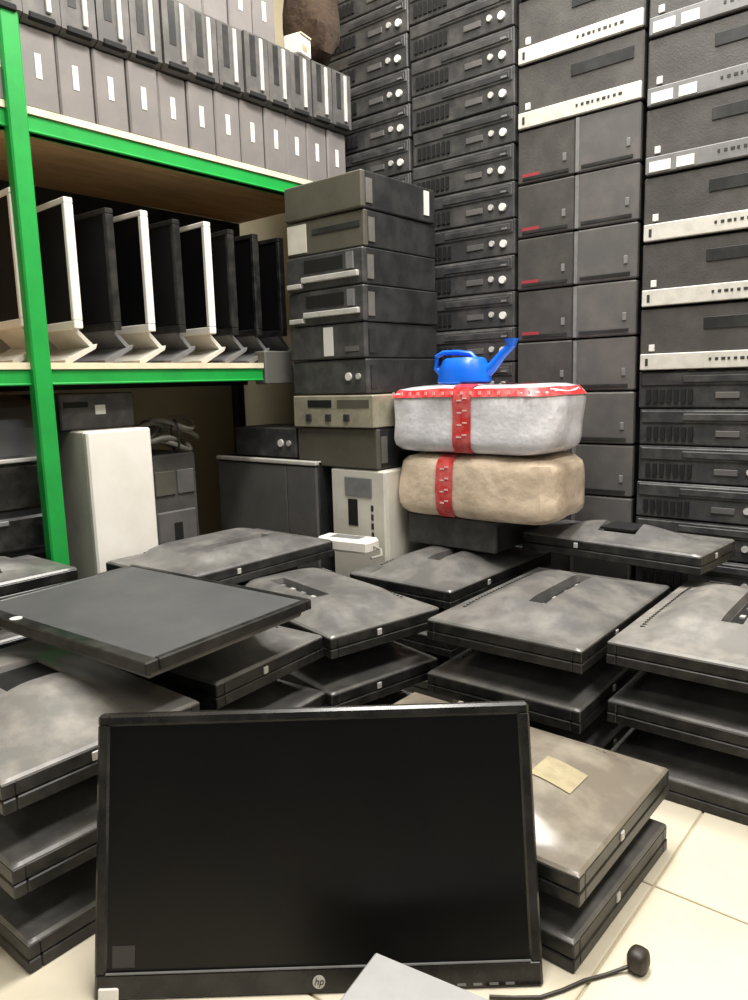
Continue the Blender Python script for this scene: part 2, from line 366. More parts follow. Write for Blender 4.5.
# rear-facing metal unit and dark one beneath
def rear_parts(W, Hh, D):
    h2 = W / 2
    P = [part('case', B('case', 'beige_metal', (-h2, h2, 0, D, .001, Hh - .001), c=0.003))]
    for x in (-.65, -.15, .3): P.append(part('connector', B('connector', 'mark_dark', (x * h2, x * h2 + .022, -0.006, 0.004, Hh * .2, Hh * .42), c=.002)))
    P.append(part('card_slot', B('card_slot', 'black_hole', (-h2 * .6, h2 * .0, -0.002, 0.004, Hh * .62, Hh * .85))))
    P.append(part('card_slot', B('card_slot', 'pc_brown', (h2 * .15, h2 * .9, -0.002, 0.004, Hh * .62, Hh * .85))))
    return P
spawn('desktop_computer', rear_parts(0.33, 0.098, 0.34), 'beige metal computer back with dark connectors under the short stack', 'computer', None, (-1.555, 1.665, .686))
spawn('desktop_computer', mid_parts(0.33, 0.122, 0.34, 1), 'dark brownish computer under the beige metal computer back', 'computer', None, (-1.555, 1.675, .563))

# white upright tower with vents
def vent_tower(W, Hh, D):
    h2 = W / 2
    P = [part('case', B('case', 'cream_plastic', (-h2, h2, 0.012, D, 0, Hh), c=.005)), part('front_bezel', B('front_bezel', 'cream_plastic', (-h2, h2, 0, .014, 0, Hh), c=.005))]
    P.append(part('drive_slot', B('drive_slot', 'black_hole', (-h2 * .35, h2 * .0, -0.002, .004, Hh * .62, Hh * .80))))
    P.append(part('drive_door', B('drive_door', 'strip_grey', (-h2 * .45, h2 * .55, -0.004, .004, Hh * .82, Hh * .95), c=.002)))
    for k in range(4): P.append(part('vent_slot', B('vent_slot', 'mark_dark', (h2 * .5, h2 * .58, -.002, .004, Hh * (.55 + .06 * k), Hh * (.59 + .06 * k)))))
    return P
spawn('desktop_computer', P_sff3, 'black desktop computer lying flat under the cream tower', 'computer', None, (-1.565, 1.67, 0))
spawn('tower_computer', vent_tower(0.215, 0.455, 0.34), 'cream tower computer with dark slot under the beige metal computer back', 'computer', None, (-1.475, 1.68, .105))
# grey tower case, side panel towards the camera
def side_case(W, Hh, D):
    h2 = W / 2
    P = [part('case', B('case', 'pc_dark', (-h2, h2, .004, D, 0, Hh), c=.004)),
         part('side_panel', B('side_panel', 'case_grey', (-h2 + .004, h2 - .14, -.003, .006, .006, Hh - .02), c=.002)),
         part('front_panel', B('front_panel', 'pc_mid', (h2 - .135, h2 - .004, -.005, .006, .006, Hh - .02), c=.002)),
         part('top_edge', B('top_edge', 'strip_white', (-h2, h2, -.008, .03, Hh - .014, Hh), c=.003))]
    return P
spawn('desktop_computer', P_sff3, 'black desktop computer lying flat under the grey tower case', 'computer', None, (-1.955, 1.66, 0))
spawn('tower_computer', side_case(0.49, 0.475, 0.2), 'grey tower case turned sideways with pale top edge below the rack', 'computer', None, (-1.865, 1.66, .105))
spawn('desktop_computer', mid_parts(0.30, 0.10, 0.19, 4), 'black desktop computer lying on top of the grey tower case', 'computer', None, (-1.88, 1.675, .581))
# white flat adapter box on the monitors in front of the cream tower
spawn('power_adapter', [part('body', B('body', 'white_plastic', (-.09, .09, -.035, .035, 0, .04), c=.008)), part('lead', MB().tube([(.09, 0, .02), (.12, -.01, .015), (.14, -.04, .006), (.13, -.08, .006)], .004).mesh('lead', 'cable_grey')),
      part('label', B('label', 'strip_grey', (-.05, .05, -.02, .02, .0395, .041)))],
      'flat white adapter box in front of the cream tower', 'adapter', None, (-1.435, 1.585, .335), (0, 0, R(8)))

# ------------------------------------------------------------------ green rack (front plane X = -1.80, runs along Y)
XF, ZU, ZLW = -1.80, 1.462, 0.872
RP = []
def L_post(x, y, top=2.4, name='post', mt='green_paint'):
    mb = MB(); s = 1 if x > -2 else -1
    mb.box(x - .034 if s > 0 else x, x if s > 0 else x + .034, y - .023, y + .023, 0, top, .004)
    return part(name, mb.mesh(name, mt))
RP += [L_post(XF + .016, .895), L_post(XF + .0, 2.045, ZU), L_post(-2.455, .885, ZU, 'rear_post', 'pc_dark'), L_post(-2.455, 2.045, ZU, 'rear_post', 'pc_dark')]
y0r, y1r = 0.30, 2.07
def beam(z, h, x0, x1, y1=y1r): return part('beam', B('beam', 'green_paint', (x0, x1, y0r, y1, z - h, z), (x0 - .006, x1 + .004, y0r, y1, z - h, z - h + .006), c=.002))
RP += [beam(ZU, .04, XF - .03, XF - .004, 1.90), beam(ZLW, .038, XF - .03, XF - .004, 1.62)]
RP += [part('rear_beam', B('rear_beam', 'pc_dark', (-2.405, -2.402, y0r, y1r, ZU - .07, ZU))), part('rear_beam', B('rear_beam', 'pc_dark', (-2.405, -2.402, y0r, y1r, ZLW - .05, ZLW)))]
for z in (ZU, ZLW):
    for k in range(3):
        a = -2.40 + k * .1985
        RP.append(part('deck_board', B('deck_board', 'deck_wood', (a, a + .195, y0r, y1r, z, z + .016), c=.001)))
    RP.append(part('deck_edge', B('deck_edge', 'deck_edge', (XF - .004, XF + .001, y0r, 1.90 if z == ZU else 1.62, z + .001, z + .017))))
RP.append(part('beam_bracket', B('beam_bracket', 'case_grey', (XF - .05, XF + .004, 1.625, 1.745, ZLW - .05, ZLW + .055), c=.004)))
spawn('storage_rack', RP, 'green steel storage rack with wooden decks along the left wall', 'rack')

# computers on the upper deck, fronts towards +X
def upright_parts(Wd, Hh, D, top):
    h2 = Wd / 2; s = .0012
    if not top:
        return [part('case', B('case', 'pc_shelf', (-D, -.015, -h2 + s, h2 - s, 0, Hh - .002), c=.003)),
                part('front_bezel', B('front_bezel', 'pc_shelf', (-.016, 0, -h2 + s, h2 - s, 0, Hh - .002), c=.004)),
                part('sticker', B('sticker', 'sticker', (-.002, .0012, -h2 * .18, h2 * .14, Hh * .38, Hh * .68)))]
    pf = MB().prism([(-.02, .0), (.0, .012), (.0, Hh - .004), (-.02, Hh - .004)], -h2 + s, h2 - s, 1)
    return [part('case', B('case', 'pc_shelf_dark', (-D, -.018, -h2 + s, h2 - s, 0.001, Hh - .002), c=.003)),
            part('front_bezel', pf.mesh('front_bezel', 'pc_shelf_dark')),
            part('silver_bar', B('silver_bar', 'silver', (-.004, .006, h2 * .20, h2 * .48, Hh * .16, Hh * .94), c=.002)),
            part('drive_slot', B('drive_slot', 'pc_dark', (-.004, .001, -h2 * .55, -h2 * .1, Hh * .35, Hh * .95))),
            part('foot_trim', B('foot_trim', 'black_hole', (-.015, .003, -h2 * .7, h2 * .7, .006, .022), c=.003))]
PU0 = upright_parts(.0935, .184, .36, False); PU1 = upright_parts(.0935, .186, .38, True)
NU = 14
for n in range(NU):
    y = 0.775 + n * .0945
    nm = 'nearest' if n == 0 else ('last' if n == NU - 1 else ordinal(n))
    spawn('upright_computer', PU0, 'grey computer with white sticker, %s from the left in the lower row on the rack' % ('first' if n == 0 else ordinal(n)), 'computer', 'lower row of computers on the rack top',
          (XF - .002 + random.uniform(-.004, .002), y, ZU + .0165))
    if n < NU:
        spawn('upright_computer', PU1, 'grey computer with silver bar, %s from the left in the upper row on the rack' % ('first' if n == 0 else ordinal(n)), 'computer', 'upper row of computers on the rack top',
              (XF + .016 + random.uniform(-.004, .004), y + .01, ZU + .0165 + .1845))

for n in range(11):
    spawn('upright_computer', PU0, 'grey computer with white sticker, %s from the left in the top row on the rack' % ('first' if n == 0 else ordinal(n)), 'computer', 'top row of computers on the rack',
          (XF - .022 + random.uniform(-.004, .002), .775 + n * .0945 - .005, ZU + .0165 + .1845 + .187))
# monitors on the lower deck standing across it, screens towards -Y
def shelf_monitor(Wd, Hh, white, T=.024):
    bz = 'white_plastic' if white else 'bezel_black'
    st = 'cream_plastic' if white else 'strip_grey'  # stands of white monitors go darker cream: their shade is in the colour
    P = []
    z0 = .086
    fr = MB(); b = .014
    fr.box(-Wd, 0, 0, T, z0, z0 + .02, .002); fr.box(-Wd, 0, 0, T, z0 + Hh - b, z0 + Hh, .002); fr.box(-b, 0, 0, T, z0 + .02, z0 + Hh - b, .002); fr.box(-Wd, -Wd + b, 0, T, z0 + .02, z0 + Hh - b, .002)
    P.append(part('bezel', fr.mesh('bezel', bz)))
    P.append(part('screen', B('screen', 'screen_shelf', (-Wd + b - .001, -b + .001, .004, .012, z0 + .019, z0 + Hh - b + .001))))
    P.append(part('back_shell', B('back_shell', bz, (-Wd + .03, -.03, .012, T + .018, z0 + .03, z0 + Hh - .03), c=.012)))
    # slanting neck and base
    nk = MB(); xa, xb = -.20, -.03
    nk.prism([(.006, z0 + .004), (.020, z0 + .004), (.066, .046), (.054, .042)], xa, xb, 0)
    P.append(part('neck', nk.mesh('neck', st)))
    bs = MB(); bs.prism([(.069, .050), (.064, .038), (-.006, .001), (-.022, .001), (-.022, .008)], xa - .02, xb + .01, 0)
    P.append(part('base', bs.mesh('base', st)))
    return P
PW = shelf_monitor(.46, .318, True); PB = shelf_monitor(.46, .308, False)
ys = [0.868, 1.0, 1.108, 1.215, 1.312, 1.424, 1.512, 1.61, 1.71]; wh = [1, 1, 0, 1, 0, 1, 0, 0, 0]
cnt = {0: 0, 1: 0}
for y, q in zip(ys, wh):
    k = cnt[q]; cnt[q] += 1
    o_ = ['first', 'second', 'third', 'fourth', 'fifth'][k]
    spawn('shelf_monitor', PW if q else PB, '%s monitor standing edge-on on the rack, %s %s one from the left' % (('white-framed' if q else 'black-framed'), o_, 'white' if q else 'black'), 'monitor', 'monitors standing on the rack',
          (XF - .005 + random.uniform(-.008, .004), y, ZLW + .0165), (0, 0, R(random.uniform(-3, 3))))

# things beneath the lower deck
def printer(W, D, Hh):   # front towards +X, W along Y
    h2 = W / 2
    top = MB(); pr = [(-D + .01, Hh * .62)]
    for k in range(9):
        t = k / 8; pr.append((-D + .01 + (D - .02) * t, Hh * (.86 + .14 * math.sin(PI * min(1, t * 1.02)) ** .7) if 0 < t < 1 else Hh * .8))
    pr.append((-.01, Hh * .62)); 
    top.prism(pr, -h2 + .01, h2 - .01, 1)
    P = [part('body', B('body', 'pc_dark', (-D, 0, -h2, h2, 0.0, Hh * .64), c=.012)), part('top_cover', top.mesh('top_cover', 'printer_grey')),
         part('paper_tray', B('paper_tray', 'bezel_black', (-.05, .012, -h2 + .02, h2 - .02, Hh * .05, Hh * .26), c=.006), [part('tray_handle', B('tray_handle', 'strip_grey', (.008, .018, -.08, .08, Hh * .22, Hh * .25), c=.002))]),
         part('front_door', B('front_door', 'bezel_gloss', (-.03, .008, -h2 + .02, h2 - .02, Hh * .30, Hh * .58), c=.006)),
         part('trim_line', B('trim_line', 'silver', (-.02, .012, -h2 + .02, h2 - .02, Hh * .595, Hh * .62), c=.002))]
    return P
PP = printer(.46, .40, .405)
spawn('printer', PP, 'black laser printer under the rack left of the green post, lower of two', 'printer', 'printers under the rack', (-1.865, .725, 0))
spawn('printer', PP, 'black laser printer with rounded grey lid left of the green post, upper of two', 'printer', 'printers under the rack', (-1.865, .725, .406))
def white_tower(Wd, Hh, D):
    h2 = Wd / 2
    return [part('case', B('case', 'cream_plastic', (-D, -.02, -h2 + .002, h2 - .002, 0, Hh), c=.004)), part('front_panel', B('front_panel', 'white_plastic', (-.022, 0, -h2, h2, 0, Hh), c=.005)),
            part('button', MB().cyl((-.001, h2 * .55, Hh * .16), .006, .004, 0, 10).mesh('button', 'strip_grey'))]
P_lie = [part('case', B('case', 'pc_dark', (-.40, -.02, -.11, .11, 0, .098), c=.003)), part('front_bezel', B('front_bezel', 'pc_face', (-.022, 0, -.11, .11, 0, .098), c=.004)),
         part('sticker', B('sticker', 'sticker', (-.001, .0015, -.01, .02, .04, .065))), part('drive_slot', B('drive_slot', 'black_hole', (-.001, .001, -.1, -.03, .06, .075)))]
XB_ = -1.925; XW_ = -1.805
spawn('desktop_computer', P_lie, 'black desktop computer lying flat underneath the white tower', 'computer', None, (XW_, 1.09, .0))
spawn('desktop_computer', P_lie, 'black desktop computer lying flat underneath the white tower, second layer', 'computer', None, (XW_, 1.09, .099))
spawn('white_tower_computer', white_tower(.192, .515, .42), 'tall plain white tower computer below the rack', 'computer', None, (XW_, 1.10, .198))
spawn('desktop_computer', P_lie, 'black desktop computer with white sticker lying on the white tower', 'computer', None, (XW_ - .08, 1.09, .714))
def grey_tower(Wd, Hh, D):
    h2 = Wd / 2
    P = [part('case', B('case', 'pc_dark', (-D, -.02, -h2 + .002, h2 - .002, 0, Hh), c=.004)), part('front_panel', B('front_panel', 'pc_tower', (-.022, 0, -h2, h2, 0, Hh), c=.004)),
         part('lower_panel', B('lower_panel', 'pc_mid', (-.004, .006, -h2 + .012, h2 - .012, .02, Hh * .72), c=.004)),
         part('vent', B('vent', 'black_hole', (.003, .0075, -.015, .015, Hh * .30, Hh * .66))),
         part('drive_bay', B('drive_bay', 'pc_mid', (-.004, .005, h2 * .1, h2 * .85, Hh * .8, Hh * .92), c=.002)),
         part('drive_bay', B('drive_bay', 'pc_brown', (-.004, .005, -h2 * .85, 0, Hh * .8, Hh * .92), c=.002))]
    return P
spawn('tower_computer', grey_tower(.165, .62, .42), 'dark grey tower computer with dark vent right of the white tower', 'computer', None, (XB_, 1.345, 0.0))
# grey cable bundle on the grey tower
cb = MB(); random.seed(11)
for k in range(7):
    c = Vector((random.uniform(-.06, .06), random.uniform(-.07, .07), .02 + .011 * k)); a, b = random.uniform(.05, .09), random.uniform(.06, .10); ph = random.uniform(0, 6)
    pts = [c + Vector((a * math.cos(t + ph), b * math.sin(t + ph), .018 * math.sin(2 * t + ph))) for t in [2 * PI * i / 18 for i in range(18)]]
    cb.tube(pts, .0075, 6, closed=True)
spawn('cable_bundle', [part('coil', cb.mesh('coil', 'cable_grey')), part('cable_tie', MB().tube([(0.07 + .02 * math.cos(t), .0, .05 + .05 * math.sin(t)) for t in [2 * PI * i / 12 for i in range(12)]], .004, 6, closed=True).mesh('cable_tie', 'mark_dark'))],
      'coiled bundle of grey cables on the dark grey tower', 'cables', None, (XB_ - .10, 1.38, .622))

# brown cloth bag and white card box at the end of the rack top
def blob(a, b, c, n=4.0, seg=20, rings=12, wr=.05, fr=9.0, seed=0.0, flat=True):
    mb = MB(); v = []; F = []
    for i in range(rings + 1):
        ph = -PI / 2 + PI * i / rings
        for j in range(seg):
            th = 2 * PI * j / seg; d = Vector((math.cos(ph) * math.cos(th), math.cos(ph) * math.sin(th), math.sin(ph)))
            # spread the directions towards the box faces
            r = (abs(d.x) ** n + abs(d.y) ** n + abs(d.z) ** n) ** (-1.0 / n)
            p = Vector((d.x * r * a, d.y * r * b, d.z * r * c))
            k = 1 + wr * noise.noise(Vector((p.x * fr + seed, p.y * fr, p.z * fr)))
            p *= k
            if flat and p.z < -c * .98: p.z = -c * .98
            v.append((p.x, p.y, p.z + c * .98))
    for i in range(rings):
        for j in range(seg): F.append((i * seg + j, i * seg + (j + 1) % seg, (i + 1) * seg + (j + 1) % seg, (i + 1) * seg + j))
    mb.add(v, F, True)
    return mb
bagz = ZU + .0165 + .1845 + .187
spawn('cloth_bag', [part('bag', blob(.08, .085, .17, 2.6, 20, 14, .35, 14, 3).mesh('bag', 'brown_cloth')),
      part('knot', blob(.03, .03, .03, 2.2, 12, 8, .3, 30, 5).mesh('knot', 'brown_cloth'))],
      'dark brown cloth bag on the far end of the rack top', 'bag', None, (XF - .05, 1.955, bagz))
spawn('card_box', [part('box', B('box', 'white_plastic', (-.03, .03, -.035, .035, 0, .06), c=.004)), part('flap', B('flap', 'deck_edge', (-.028, .034, -.03, .03, .058, .062))), part('print', B('print', 'sticker_beige', (.0295, .031, -.02, .01, .012, .03)))],
      'small white card box on the rack top before the brown bag', 'box', None, (XF - .015, 1.845, bagz), (0, 0, R(12)))

# ------------------------------------------------------------------ monitors lying face down
def sstep(t): t = max(0.0, min(1.0, t)); return t * t * (3 - 2 * t)
def lying_parts(W, Hh, style, mount=False, shell='shell_black', seed=0, sticker=None):
    """origin: centre of the face, z up through the back; bezel side below"""
    hw, hh = W / 2, Hh / 2; lip = .049
    P = []
    fr = MB(); b = .02
    for bx in ((-hw, hw, -hh, -hh + b), (-hw, hw, hh - b, hh), (-hw, -hw + b, -hh + b, hh - b), (hw - b, hw, -hh + b, hh - b)): fr.box(*bx, 0, .020, .002)
    for bx in ((-hw + .001, hw - .001, -hh + .001, -hh + b), (-hw + .001, hw - .001, hh - b, hh - .001), (-hw + .001, -hw + b, -hh + b, hh - b), (hw - b, hw - .001, -hh + b, hh - b)): fr.box(*bx, .021, .044, .002)  # upper ring is the shell's side wall, coloured black for its shade
    P.append(part('bezel', fr.mesh('bezel', 'bezel_black')))
    P.append(part('screen', B('screen', 'screen', (-hw + b - .002, hw - b + .002, -hh + b - .002, hh - b + .002, .003, .012))))
    # back shell as a height field with a recess
    if style == 'slot': rec = [(-.13, .13, -.035, .0, .022)]; top, inx, iny = .086, .18, .12
    elif style == 'curve': rec = [(-.05, .05, -.05, .05, .012)]; top, inx, iny = .090, .20, .15
    else: rec = [(-.10, .10, -.075, -.04, .015)]; top, inx, iny = .076, .16, .08
    def coords(h, edges):
        s_ = set([round(-h + 2 * h * i / 22, 5) for i in range(23)]); s_ |= {round(-h + .004, 5), round(h - .004, 5)}
        for e in edges: s_ |= {round(e, 5), round(e - .003, 5), round(e + .003, 5)}
        return sorted(s_)
    xs = coords(hw - .002, [q for r in rec for q in r[:2]]); yy = coords(hh - .002, [q for r in rec for q in r[2:4]])
    def zf(x, y):
        dx, dy = hw - abs(x), hh - abs(y)
        z = lip + (top - lip) * sstep(dx / inx) * sstep(dy / iny)
        if style == 'panel': z += .006 * (1 if (abs(x) < hw - .075 and abs(y) < hh - .05) else 0)
        if style == 'slot' and y > .02 and abs(x) < .16 and y < .12: z += .004 * sstep(min(.16 - abs(x), y - .02, .12 - y) / .01)
        if dx < .003 or dy < .003: z -= .004
        for (a, b_, c, d, dep) in rec:
            if a - .001 < x < b_ + .001 and c - .001 < y < d + .001: z -= dep
        return z
    mb = MB(); v = [(x, y, zf(x, y)) for y in yy for x in xs]; nx, ny = len(xs), len(yy); F = []
    for j in range(ny - 1):
        for i in range(nx - 1): F.append((j * nx + i, j * nx + i + 1, (j + 1) * nx + i + 1, (j + 1) * nx + i))
    per = [i for i in range(nx)] + [j * nx + nx - 1 for j in range(1, ny)] + [(ny - 1) * nx + i for i in range(nx - 2, -1, -1)] + [j * nx for j in range(ny - 2, 0, -1)]
    base = len(v); v += [(v[k][0], v[k][1], .041) for k in per]; n = len(per)
    for k in range(n): F.append((per[k], base + k, base + (k + 1) % n, per[(k + 1) % n]))
    F.append(tuple(base + k for k in range(n)))
    mb.add(v, F, False)
    for q in range(len(F) - n - 1): mb.sm[q] = True
    subs = []
    P.append(part('back_shell', mb.mesh('back_shell', shell), subs))
    for (a, b_, c, d, dep) in rec:
        zr = zf((a + b_) / 2, (c + d) / 2)
        con = []
        for q in range(4):
            x = a + .02 + q * (b_ - a - .04) / 3.5
            con.append(part('connector', B('connector', 'silver' if q % 2 else 'strip_grey', (x, x + .016, (c + d) / 2 - .005, (c + d) / 2 + .005, zr, zr + .006))))
        P.append(part('port_panel', B('port_panel', 'black_hole', (a + .002, b_ - .002, c + .002, d - .002, zr - .004, zr + .002)), con if style != 'curve' else []))
    vm = MB()
    if style != 'curve':
        for q in range(26):
            x = -hw * .62 + q * hw * 1.24 / 25
            z = min(zf(x, hh * .72), zf(x, hh * .80)); vm.box(x - .0022, x + .0022, hh * .70, hh * .82, z - .004, z + .0016)
        P.append(part('vents', vm.mesh('vents', 'black_hole')))
    rs = random.Random(seed)
    if sticker:
        x, y, sx, sy, m_ = sticker
        zc = max(zf(x - sx, y - sy), zf(x + sx, y + sy), zf(x - sx, y + sy), zf(x + sx, y - sy), zf(x, y))
        v4 = [(x + i * sx, y + j * sy, zf(x + i * sx, y + j * sy) + .0018) for j in (-1, -.5, 0, .5, 1) for i in (-1, -.5, 0, .5, 1)]
        F4 = [(j * 5 + i, j * 5 + i + 1, j * 5 + i + 6, j * 5 + i + 5) for j in range(4) for i in range(4)]
        P.append(part('sticker', MB().add(v4, F4).mesh('sticker', m_, recalc=False)))
    # a few bright side buttons / screw tabs
    tb = B('side_tab', 'silver', (hw - .004, hw + .0015, -hh * .2, -hh * .2 + .012, .024, .038), c=.001)
    P.append(part('side_tab', tb))
    P.append(part('side_tab', B('side_tab', 'silver', (-hw * .35, -hw * .35 + .012, -hh - .0015, -hh + .003, .024, .038), c=.001)))
    if mount:
        P.append(part('stand_mount', MB().prism([(-.075, -.055), (-.055, -.075), (.055, -.075), (.075, -.055), (.075, .055), (.055, .075), (-.055, .075), (-.075, .055)], top - .02, .1235).mesh('stand_mount', 'bezel_black')))
    return P
PM = {}
def lying(style, mount, shell, W=.55, Hh=.332, sticker=None):
    k = (style, mount, shell, W, Hh, sticker)
    if k not in PM: PM[k] = lying_parts(W, Hh, style, mount, shell, len(PM), sticker)
    return PM[k]
G = 'monitors lying in the pile'
def stack(cx, cy, rot, styles, labels, z0=0.0, dz=.125, jit=.006, W=.55, Hh=.332, rots=None):
    for i, (st, lb) in enumerate(zip(styles, labels)):
        style, mount, shell, stk = st
        last = i == len(styles) - 1
        spawn('lying_monitor', lying(style, mount, shell, W, Hh, stk), lb, 'monitor', G,
              (cx + (0 if last else random.uniform(-jit, jit)), cy + (0 if last else random.uniform(-jit, jit)), z0 + i * dz), (0, 0, R(rot + (0 if last else random.uniform(-1, 1)))))
low = ('panel', True, 'shell_black', None)
# A: left foreground
stack(-1.27, .551, 0, [low, low, ('curve', False, 'shell_grey', None)],
      ['black monitor lying lowest in the stack left of the upright monitor', 'black monitor lying in the middle of the stack left of the upright monitor', 'dusty curved-back monitor lying on top of the stack left of the upright monitor'])
# C: under the flat grey panel
stack(-1.315, .905, 4.5, [low, low, ('panel', True, 'shell_black', None)],
      ['black monitor lying lowest under the flat face-up monitor', 'black monitor lying second under the flat face-up monitor', 'black monitor with pale edge directly under the flat face-up monitor'], Hh=.302)
stack(-1.265, 1.282, -12, [low, low, ('panel', False, 'shell_black', (-.1, .1, .02, .008, 'sticker'))],
      ['black monitor lying lowest in the middle stack', 'black monitor lying second in the middle stack', 'dusty black monitor on top of the middle stack beside the flat face-up monitor'], Hh=.312)
# D: centre right, long side along Y
stack(-.767, 1.570, 91.5, [low, low, ('slot', False, 'shell_black', None)],
      ['black monitor lying lowest in the centre stack', 'black monitor with pale front edge second in the centre stack', 'dusty black monitor with long port slot on top of the centre stack'], W=.55, Hh=.362)
# E: right edge
stack(-.392, 1.662, 91.5, [low, low, ('slot', False, 'shell_grey', (.17, .02, .014, .02, 'sticker'))],
      ['black monitor lying on the floor at the right edge of the picture', 'black monitor in the middle of the stack at the right edge', 'dusty black monitor on top of the stack at the right edge'], W=.55, Hh=.362)
# F: right foreground
stack(-.662, 1.055, 0, [('panel', False, 'shell_black', None), ('panel', False, 'shell_brown', (.155, .0, .036, .034, 'sticker_beige'))],
      ['black monitor lying on the floor right of the upright monitor', 'brownish grey monitor with beige sticker right of the upright monitor'], dz=.1, W=.55, Hh=.362, jit=.002)
spawn('foam_spacer', [part('block', B('block', 'panel_grey', (-.2, .1, -.1, .1, 0, .0165), c=.003)), part('notch', B('notch', 'mark_dark', (-.02, .02, -.102, -.09, .004, .014)))],
      'flat grey foam spacer between the two monitors right of the upright one', 'spacer', None, (-.70, 1.07, .0825))
# H and G: behind, near the packages
stack(-1.185, 1.772, 90, [low, low, ('slot', False, 'shell_black', None)],
      ['black monitor lying lowest beneath the wrapped packages', 'black monitor lying second beneath the wrapped packages', 'black monitor with port slot lying in front of the wrapped packages'], W=.55, Hh=.34)
# L: left at the rack foot
P_sup = flat_tower_parts(0.28, 0.16, 0.20)
for n in range(2):
    spawn('tower_computer', P_sup, 'black tower lying flat behind the pile near the white tower, %s of two' % ('lower' if n == 0 else 'upper'), 'computer', None, (-1.575, 1.38, n * .161), (0, 0, R(90)))
stack(-1.615, 1.275, 90, [('panel', False, 'shell_black', None)], ['dusty black monitor on top at the foot of the white tower'], W=.53, Hh=.33, z0=.324)
stack(-1.715, .585, 90, [low, low, low, ('panel', False, 'shell_black', None)],
      ['black monitor lying lowest at the left edge in front of the printers', 'black monitor lying second at the left edge in front of the printers', 'black monitor lying third at the left edge in front of the printers',
       'dusty black monitor on top at the left edge in front of the printers'], W=.51, Hh=.235, dz=.1235, jit=.002)
# G: behind the centre stack
stack(-.76, 1.968, -4, [('curve', False, 'shell_black', None)], ['dusty black monitor lying below the rightmost columns behind the centre stack'], z0=.338, Hh=.24, W=.50)

# B: face-up flat monitor
def face_up(W, Hh):
    hw, hh = W / 2, Hh / 2
    P = [part('back_shell', B('back_shell', 'shell_black', (-hw + .012, hw - .012, -hh + .012, hh - .012, 0, .02), c=.006))]
    fr = MB(); b = .014; bb = .026
    for bx in ((-hw, hw, -hh, -hh + bb), (-hw, hw, hh - b, hh), (-hw, -hw + b, -hh + bb, hh - b), (hw - b, hw, -hh + bb, hh - b)): fr.box(*bx, .014, .034, .002)
    P.append(part('bezel', fr.mesh('bezel', 'bezel_black')))
    P.append(part('screen', B('screen', 'screen_matte', (-hw + b - .002, hw - b + .002, -hh + bb - .002, hh - b + .002, .018, .0325))))
    P.append(part('logo', MB().cyl((-.12, -hh + .013, .034), .011, .001, 2, 18).mesh('logo', 'sticker')))
    return P
spawn('flat_monitor', face_up(.555, .385), 'flat dark grey monitor lying face up on the left stacks', 'monitor', G, (-1.255, .775, .3745), (R(.5), 0, R(3.5)))

# ------------------------------------------------------------------ upright foreground monitor (leaning back)
def upright_monitor(W, Hh):
    """local: x width, z height, y back; face at y=0"""
    hw = W / 2; P = []
    fr = MB(); b = .017; bb = .036; t = .022
    fr.box(-hw, hw, 0, t, 0, bb, .004); fr.box(-hw, hw, 0, t, Hh - b, Hh, .004); fr.box(-hw, -hw + b, 0, t, bb - .004, Hh - b + .004, .003); fr.box(hw - b, hw, 0, t, bb - .004, Hh - b + .004, .003)
    lg = MB().cyl((0, -.0015, bb * .48), .0085, .003, 1, 24).mesh('logo', 'silver')
    fc = bpy.data.curves.new('lettering', 'FONT'); fc.body = 'hp'; fc.size = .0135; fc.align_x = 'CENTER'; fc.extrude = .0003; fc.shear = .25
    fo = bpy.data.objects.new('lettering_tmp', fc); COL.objects.link(fo)
    dg = bpy.context.evaluated_depsgraph_get(); lm = bpy.data.meshes.new_from_object(fo.evaluated_get(dg)); bpy.data.objects.remove(fo)
    lm.transform(Matrix.Translation((0, -.0019, bb * .48 - .0035)) @ Matrix.Rotation(PI / 2, 4, 'X')); lm.name = 'lettering'
    lm.materials.clear(); lm.materials.append(MATS['mark_dark'])
    bt = [part('button', B('button', 'strip_grey', (hw - .14 + k * .022, hw - .128 + k * .022, -.001, .002, .006, .009))) for k in range(5)]
    P.append(part('bezel', fr.mesh('bezel', 'bezel_gloss'), bt))
    P.append(part('bezel_ridge', B('bezel_ridge', 'strip_grey', (-hw + .016, hw - .016, -.0012, .002, bb - .0016, bb + .0002))))
    P.append(part('logo', lg, [part('lettering', lm)], label='small round silver emblem'))
    P.append(part('screen', B('screen', 'screen', (-hw + b - .002, hw - b + .002, .0035, .012, bb - .002, Hh - b + .002))))
    P.append(part('back_shell', B('back_shell', 'shell_black', (-hw + .01, hw - .01, .018, .034, .01, Hh - .01), (-hw + .10, hw - .10, .03, .052, .06, Hh - .07), c=.008)))
    P.append(part('sticker', B('sticker', 'white_plastic', (-hw + .006, -hw + .034, -.002, .002, -.0, .018), c=.002), label='white rounded sticker at the lower left corner'))
    P.append(part('energy_label', B('energy_label', 'sticker_grey', (-hw + .024, -hw + .055, .0025, .004, bb + .006, bb + .034))))
    return P
spawn('upright_monitor', upright_monitor(.612, .379), 'large black monitor standing upright on the floor at the front', 'monitor', None, (-.646, .625, 0.0), (R(-16), 0, R(40.4)))
# grey flat case, only its corner in view
GP = [part('lid', B('lid', 'panel_grey', (0, .36, -.26, 0, .096, .104), c=.003)), part('body', B('body', 'pc_mid', (.004, .356, -.256, -.004, .0, .097), c=.004)),
      part('front_trim', B('front_trim', 'strip_grey', (.02, .34, -.003, .001, .03, .06)))]
spawn('grey_case', GP, 'flat grey computer case lid poking up before the upright monitor', 'computer', None, (-.556, .641, 0), (0, 0, R(9.5)))
